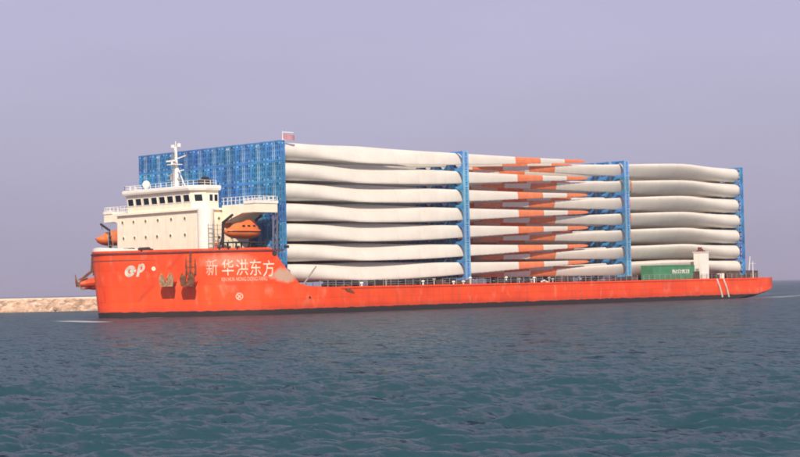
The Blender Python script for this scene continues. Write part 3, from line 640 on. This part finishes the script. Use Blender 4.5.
MB().tube((114.6, -14.5, 3.5), (115.3, -14.5, 7.6), .09, .05).obj('ensign_staff', 'white', ship)
MB().tube((112.3, -17.0, 3.5), (112.3, -17.0, 6.6), .08, .05).bar((112.3, -17.6, 6.2), (112.3, -16.4, 6.2), .06).obj('signal_post', 'white', ship)
for s_ in (126.2, 128.2):                                        # two ropes hung over the quarter as fenders
    b = MB(); a, t, n_ = at_arc(s_, 3.5, -1, .12); c, _, _ = at_arc(s_ + 1.5, .35, -1, .14); b.path([a, a + (c - a) * .5 + n_ * .1, c], .16, 6)
    b.obj('fender_rope', 'rope', ship)

# ------------------------------------------------------------------ lifeboats
def lifeboat(side, label):
    root = empty('lifeboat', (-6.3, side * 14.5, 10.1))
    tag(root, label, 'lifeboat', 'enclosed lifeboats beside the bridge house')
    L = 3.05; rg = []; n2 = 14
    for x in np.linspace(-1, 1, 13):
        k = max(0.05, (1 - abs(x) ** 4)) ** .55; z1 = .62 + .25 * abs(x) ** 2 * (1.2 if x < 0 else .8)
        rg.append([(x * L, 1.2 * k * math.cos(a), (.62 + .12 * abs(x)) + (math.sin(a) * (.95 * k if math.sin(a) < 0 else .5 * k))) for a in [2 * math.pi * i / n2 for i in range(n2)]])
    MB().loft(rg).obj('boat_hull', 'orange_boat', root, 50, (0, 0, .45))
    rg = []
    for x in np.linspace(-.78, .86, 11):
        k = max(.08, 1 - abs((x - .1) / .8) ** 3) ** .5; hgt = 1.15 + .5 * math.exp(-((x - .45) / .32) ** 2)
        rg.append([(x * L, 1.12 * k * math.cos(a), .75 + hgt * k * math.sin(a)) for a in [math.pi * i / 9 for i in range(10)]])
    MB().loft(rg).obj('canopy', 'orange_boat', root, 50, (0, 0, .45))
    MB().path([(x * L, side * 1.22 * max(.05, 1 - abs(x) ** 4) ** .55, 1.12) for x in np.linspace(-.97, .97, 12)], .07).obj('fender_strip', 'dark', root)
    for x in (-.6, .3, 1.2):
        MB().box((x - .2, side * 1.0 - .06, 1.75), (x + .2, side * 1.0 + .1, 1.98)).obj('boat_window', 'glass', root)
    MB().box((1.0, -.4, 2.2), (1.9, .4, 2.72)).obj('steering_cupola', 'orange_boat', root)
lifeboat(-1, 'orange enclosed lifeboat hung under the bridge wing beside the painted ship name')
lifeboat(1, 'orange enclosed lifeboat half hidden at the far corner of the bridge house')

# ------------------------------------------------------------------ turbine blades
PITCH_V, PITCH_Z, ZB = 3.2, 2.79, 4.2
BL = 68.0
def blade_mesh(name, dzs, lean_sign, sweep=0.0):
    ss = sorted(set([0, .6, 1.6, 3, 5, 7, 9.5, 12, 14.5, 17, 20, 24, 28, 32, 36, 40, 50.2, 56.4, 62.5, 67.2, 67.7, 68.0] + list(np.arange(41, 67, .6).round(2))))
    n = 22; mb = MB(); rings = []
    for s_ in ss:
        ch = float(np.interp(s_, [0, 3, 8, 14, 17, 24, 36, 43, 50, 56, 62, 66, 67.5, 68], [2.46, 2.46, 2.72, 3.3, 3.25, 2.7, 1.95, 1.55, 1.15, .88, .66, .54, .38, .06]))
        th = float(np.interp(s_, [0, 3, 8, 14, 24, 36, 50, 60, 66, 68], [2.46, 2.44, 2.1, 1.55, 1.05, .68, .38, .24, .12, .02]))
        rd = float(np.interp(s_, [0, 3, 14], [1, 1, 0]))                       # 1 circle .. 0 aerofoil
        an = R(float(np.interp(s_, [0, 3, 12, 20, 36, 68], [44, 44, 42, 34, 14, 3]))) * lean_sign
        k = max(0, (s_ - 22) / 46); dz = dzs * (1.08 * k ** 1.15) + .1 * math.exp(-((s_ - 18) / 9) ** 2); dy = sweep * k ** 1.2
        ser = 0.0
        if 40.5 < s_ < 66: ser = .05 if int(round((s_ - 41) / .6)) % 2 else 0
        ring_ = []
        for i in range(n):
            a = 2 * math.pi * i / n; c, s2 = math.cos(a), math.sin(a)
            x = c * .5; e = .5 * s2
            xa = .5 * c; ta = .5 * s2 * (1 - .55 * ((.5 - c * .5)) ** .8) * (1.0 if c > -.99 else .2)
            xx = (rd * x + (1 - rd) * (xa)) * ch; tt = (rd * e + (1 - rd) * ta) * th
            if c < -.95: xx -= ser
            # chord axis: upward, leaning towards +y by `an`
            ring_.append((s_, xx * math.sin(an) + tt * math.cos(an) + dy, xx * math.cos(an) - tt * math.sin(an) + dz))
        rings.append(ring_)
    for j in range(len(ss) - 1):
        m_ = (ss[j] + ss[j + 1]) / 2; mi = 2 if (50.2 < m_ < 56.4 or m_ > 62.5) else 0
        mb.loft(rings[j:j + 2], mi, False)
    mb.add(rings[0], [tuple(range(n))[::-1]], 1); mb.add(rings[-1], [tuple(range(n))], 2)
    me = mb.mesh(name, ['blade', 'cover', 'blade_red'])
    bm = bmesh.new(); bm.from_mesh(me); bmesh.ops.remove_doubles(bm, verts=bm.verts, dist=.0005); bmesh.ops.recalc_face_normals(bm, faces=bm.faces); bm.to_mesh(me); bm.free()
    me.polygons.foreach_set('use_smooth', [True] * len(me.polygons)); me.set_sharp_from_angle(angle=R(50)); return me
fore_mesh = blade_mesh('turbine_blade', 1.0, 1)
aft_mesh = blade_mesh('turbine_blade', -.75, 1, -1.25)
fore_low, aft_high = blade_mesh('turbine_blade', .45, 1), blade_mesh('turbine_blade', -.2, 1, -1.25)
TIER = ['bottom tier', 'second from bottom', 'third from bottom', 'middle tier', 'third from top', 'second from top', 'top tier']
ORD = ['outermost port', 'second', 'third', 'fourth', 'fifth', 'sixth', 'seventh', 'eighth', 'ninth', 'outermost starboard']
def colname(c): return ORD[c] + (' stack' if c in (0, 9) else ' stack from port')
for c in range(10):
    v = -14.4 + PITCH_V * c
    for k in range(7):
        z = ZB + PITCH_Z * (k + .5)
        o = link(bpy.data.objects.new('turbine_blade', fore_low if c % 2 else fore_mesh)); o.location = (0.05 + rnd.uniform(-.22, .3), v, z + rnd.uniform(-.03, .03))
        o.rotation_euler = (R(rnd.uniform(-3.5, 3.5)), R(rnd.uniform(-.17, .17)), R(rnd.uniform(-.08, .08)))
        tag(o, f'white turbine blade rooted at the bow, {TIER[k]}, {colname(c)}', 'turbine blade', 'wind turbine blades rooted at the bow')
        o = link(bpy.data.objects.new('turbine_blade', aft_high if c % 2 else aft_mesh)); o.location = (110.95 + rnd.uniform(-.6, .2), v + .1, z - .03)
        o.rotation_euler = (R(rnd.uniform(-3.5, 3.5)), R(rnd.uniform(-.17, .17)), math.pi + R(rnd.uniform(-.08, .08)))
        tag(o, f'white turbine blade rooted at the stern, {TIER[k]}, {colname(c)}', 'turbine blade', 'wind turbine blades rooted at the stern')
        if c == 0 and 1 <= k <= 5:
            b = MB(); ro, ri = 1.0, .96
            s0 = 31.5
            b2 = MB().loft([[(s0 + dx, .66 * math.cos(a), 1.09 * math.sin(a)) for a in [2 * math.pi * i / 16 for i in range(16)]] for dx in (0, .35)], 0, False)
            b2.obj('lashing_strap', 'strap', o)

# ------------------------------------------------------------------ blue transport racks
def root_rack_mesh():
    b = MB(); W, H, D = 3.16, 2.765, .76; t = .2; x0, x1 = -D / 2, D / 2; y0, y1 = -W / 2, W / 2; z0_, z1 = -H / 2, H / 2
    for x in (x0 + t / 2, x1 - t / 2):
        for y in (y0 + t / 2, y1 - t / 2): b.cb((x, y, 0), (t, t, H))
        for z in (z0_ + t / 2, z1 - t / 2): b.cb((x, 0, z), (t - .02, W - 2 * t, t))
    for y in (y0 + t / 2, y1 - t / 2):
        for z in (z0_ + t / 2, z1 - t / 2, 0): b.cb((0, y, z), (D - 2 * t, t - .04, t - .04))
        b.bar((x0 + t, y, z0_ + t), (x1 - t, y, -.1), .09); b.bar((x1 - t, y, .1), (x0 + t, y, z1 - t), .09)
    xf = x0 + .07
    for y in (-1.02, -.6, -.2, .2, .6, 1.02): b.cb((xf, y, 0), (.1, .13, H - 2 * t), 1 if abs(y) < .3 else 0)
    for z in (-.72, 0, .72): b.cb((xf + .1, 0, z), (.09, W - 2 * t, .16))
    b.bar((xf + .2, y0 + t, z0_ + t), (xf + .2, y1 - t, z1 - t), .1); b.bar((xf + .2, y1 - t, z0_ + t), (xf + .2, y0 + t, z1 - t), .1)
    for y in (y0 + .3, y1 - .3):
        for z in (z0_ + .3, z1 - .3): b.cb((xf - .02, y, z), (.06, .34, .34), 1)
    return b.mesh('root_rack', ['blue', 'blue_pale'])
def mid_rack_mesh():
    b = MB(); W, H, D = 3.16, 2.765, 1.0; t = .26; y0, y1 = -W / 2, W / 2; z0_, z1 = -H / 2, H / 2
    for x in (-D / 2 + t / 2, D / 2 - t / 2):
        for y in (y0 + t / 2, y1 - t / 2): b.cb((x, y, 0), (t, t, H), 1)
        for z in (z0_ + .1, z1 - .1): b.cb((x, 0, z), (t - .02, W - 2 * t, .2), 0)
    for y in (y0 + t / 2, y1 - t / 2):
        b.cb((0, y, 0), (D - 2 * t, .08, H - .1), 0)
        for z in (z0_ + .15, -.45, .45, z1 - .15): b.cb((0, y, z), (D - 2 * t, t - .03, .14), 1)
    # saddle plates with a round opening for the blade
    n = 24; hx = W / 2 - t; hz = H / 2 - .2
    for x in (-D / 2 + .09, D / 2 - .09):
        vs = []; fs = []
        for i in range(n):
            a = 2 * math.pi * i / n; c, s_ = math.cos(a), math.sin(a); q = min(hx / max(1e-6, abs(c)), hz / max(1e-6, abs(s_))); ra = min(1.17, q - .01)
            for dx in (-.04, .04): vs += [(x + dx, c * q, s_ * q), (x + dx, c * ra, s_ * ra)]
        for i in range(n):
            j = (i + 1) % n; A = i * 4; B = j * 4
            fs += [(A, B, B + 1, A + 1), (A + 2, A + 3, B + 3, B + 2), (A + 1, B + 1, B + 3, A + 3)]
        b.add(vs, fs, 0)
    return b.mesh('saddle_rack', ['blue', 'blue_pale'])
rrm, mrm = root_rack_mesh(), mid_rack_mesh()
for nm, me, x, rot, what in (('root_rack', rrm, -.1, 0, 'blue root rack facing the bridge'), ('saddle_rack', mrm, 36.9, 0, 'pale blue saddle rack nearer the bow'),
                       ('saddle_rack', mrm, 76.9, 0, 'pale blue saddle rack nearer the stern'), ('root_rack', rrm, 111.1, math.pi, 'blue root rack at the stern')):
    for c in range(10):
        for k in range(7):
            o = link(bpy.data.objects.new(nm, me)); o.location = (x, -14.4 + PITCH_V * c, ZB + PITCH_Z * (k + .5)); o.rotation_euler.z = rot
            tag(o, f'{what}, {TIER[k]}, {colname(c)}', 'rack', 'blue racks that carry the blades')

# ------------------------------------------------------------------ green container, flag on the racks
def container():
    root = empty('shipping_container', (79.5, -17.55, 3.47)); tag(root, 'green corrugated shipping container on deck beside the white engine casing', 'container')
    L, W, H = 12.1, 2.4, 2.55; prof = []
    x = .2
    while x < L - .2:
        prof += [(x, 0), (x + .09, .05), (x + .2, .05), (x + .29, 0)]; x += .38
    for sd_, y in ((-1, -W / 2 + .06), (1, W / 2 - .06)):
        vs = []; 
        for (px_, dy) in prof: vs += [(px_, y + sd_ * (dy - .03), .16), (px_, y + sd_ * (dy - .03), H - .14)]
        MB().add(vs, [(2 * i, 2 * i + 2, 2 * i + 3, 2 * i + 1) for i in range(len(prof) - 1)]).obj('side_panel', 'green', root)
    b = MB()
    for x in (0.09, L - .09):
        for y in (-W / 2 + .09, W / 2 - .09): b.cb((x, y, H / 2), (.18, .18, H))
    for y in (-W / 2 + .07, W / 2 - .07):
        b.cb((L / 2, y, .08), (L - .36, .13, .15)); b.cb((L / 2, y, H - .07), (L - .36, .13, .13))
    b.obj('corner_frame', 'green', root)
    MB().box((.05, -W / 2 + .18, .05), (.14, W / 2 - .18, H - .05)).obj('door', 'green', root)
    MB().box((L - .14, -W / 2 + .18, .05), (L - .05, W / 2 - .18, H - .05)).obj('end_panel', 'green', root)
    MB().box((.05, -W / 2 + .14, H - .06), (L - .05, W / 2 - .14, H - .02)).obj('roof_panel', 'green', root)
    b = MB(); q = random.Random(2); x = 5.6                       # a row of white letters too worn to read
    while x < 10.4:
        wd = q.uniform(.34, .46); yy = -W / 2 - .005
        b.box((x, yy - .012, 1.15), (x + .15, yy, 1.78)); b.box((x + .12, yy - .012, 1.66 if q.random() < .6 else 1.4), (x + wd, yy, 1.78 if q.random() < .6 else 1.52))
        b.box((x + .12, yy - .010, 1.15), (x + wd, yy - .001, 1.27)); x += wd + .16
    b.obj('worn_lettering', 'white', root)
container()
fl = empty('flag', (0.1, -15.75, 23.7)); tag(fl, 'small red flag on a short pole atop the bow racks', 'flag')
MB().tube((0, 0, 0), (0, 0, 1.3), .05, .04, 8).box((-.3, -.3, 0), (.3, .3, .06)).obj('pole', 'white', fl)
b = MB(); vs = []
for i in range(9):
    x = i * .2; y = .12 * math.sin(i * .9) * (i / 8 + .2)
    for dy in (-.012, .012): vs += [(x * 1.15, -x * .3 + y + dy, .2 - .02 * i), (x * 1.15, -x * .3 + y + dy, .85 - .02 * i)]
fs = []
for i in range(8): a = 4 * i; fs += [(a, a + 4, a + 5, a + 1), (a + 2, a + 3, a + 7, a + 6)]
b.add(vs, fs).obj('cloth', 'flag_red', fl); MB().box((.2, -.1, 1.08), (1.9, .1, 1.2)).obj('lamp_bar', 'white', fl)

# ------------------------------------------------------------------ breakwater behind the bow
def breakwater():
    root = empty('breakwater', (35, 112, 0)); tag(root, 'low sand coloured rubble breakwater behind the ship bow', 'breakwater')
    mat('sand', (.62, .47, .34), .9, .25, .8); mat('armour', (.52, .37, .27), .9, .45, .5, bump=.4); mat('concrete', (.62, .56, .47), .85, .12, .6)
    ax = Vector((r0.x, r0.y, 0)); ay = Vector((d0.x, d0.y, 0))
    W = lambda a, c, z: ax * a + ay * c + Vector((0, 0, z))
    q = random.Random(11); b = MB(); rings = []
    for a in np.arange(-170, 46, 2.0):
        e = min(1, (46 - a) / 8) ** .5; j = lambda s_: q.uniform(-s_, s_)
        rings.append([W(a, -1 + (1 - e) * 7, -1.2), W(a, 2.0 + j(.4) + (1 - e) * 5, .9 * e), W(a, 5 + j(.3) + (1 - e) * 3, 2.0 * e + j(.12)), W(a, 7, 2.45 * e), W(a, 13, 2.45 * e), W(a, 18 - (1 - e) * 5, -1.2)])
    b.loft(rings).obj('mound', 'sand', root)
    MB().loft([[W(a, c, z) for c, z in ((7.2, 2.0), (7.2, 2.78), (8.1, 2.81), (8.1, 2.62), (12, 2.62), (12, 2.0))] for a in (-168, 36)]).obj('crest_slab', 'concrete', root)
    b = MB()
    for i in range(2600):
        a = q.uniform(-120, 42); c = q.uniform(-.6, 7.2); z = float(np.interp(c, [-1, 2, 5, 7], [-.4, .7, 1.85, 2.1])); s_ = q.uniform(.22, .62); p = W(a, c, z + q.uniform(-.15, .2))
        vs = [p + Vector((x * s_ * q.uniform(.6, 1.2), y * s_ * q.uniform(.6, 1.2), zz * s_ * q.uniform(.5, .9))) for x, y, zz in ((-1, -1, -1), (1, -1, -1), (1, 1, -1), (-1, 1, -1), (-.8, -.8, .9), (.8, -.8, .9), (.8, .8, .9), (-.8, .8, .9))]
        b.add(vs, [(0, 3, 2, 1), (4, 5, 6, 7), (0, 1, 5, 4), (1, 2, 6, 5), (2, 3, 7, 6), (3, 0, 4, 7)])
    o = b.obj('armour_rocks', 'armour', root); o['kind'] = 'stuff'
breakwater()

# ------------------------------------------------------------------ hazy air
hz = MB().box((-31000, -31000, -3), (31000, 31000, 27)).mesh('haze', 'white'); hz.materials.clear()
hm = bpy.data.materials.new('haze'); hm.use_nodes = True; hn = hm.node_tree; hn.nodes.clear()
ho = hn.nodes.new('ShaderNodeOutputMaterial'); pv = hn.nodes.new('ShaderNodeVolumePrincipled')
pv.inputs['Color'].default_value = (.62, .62, .80, 1); pv.inputs['Density'].default_value = .00022; hn.links.new(pv.outputs[0], ho.inputs['Volume'])
hz.materials.append(hm); link(bpy.data.objects.new('haze', hz))['kind'] = 'stuff'
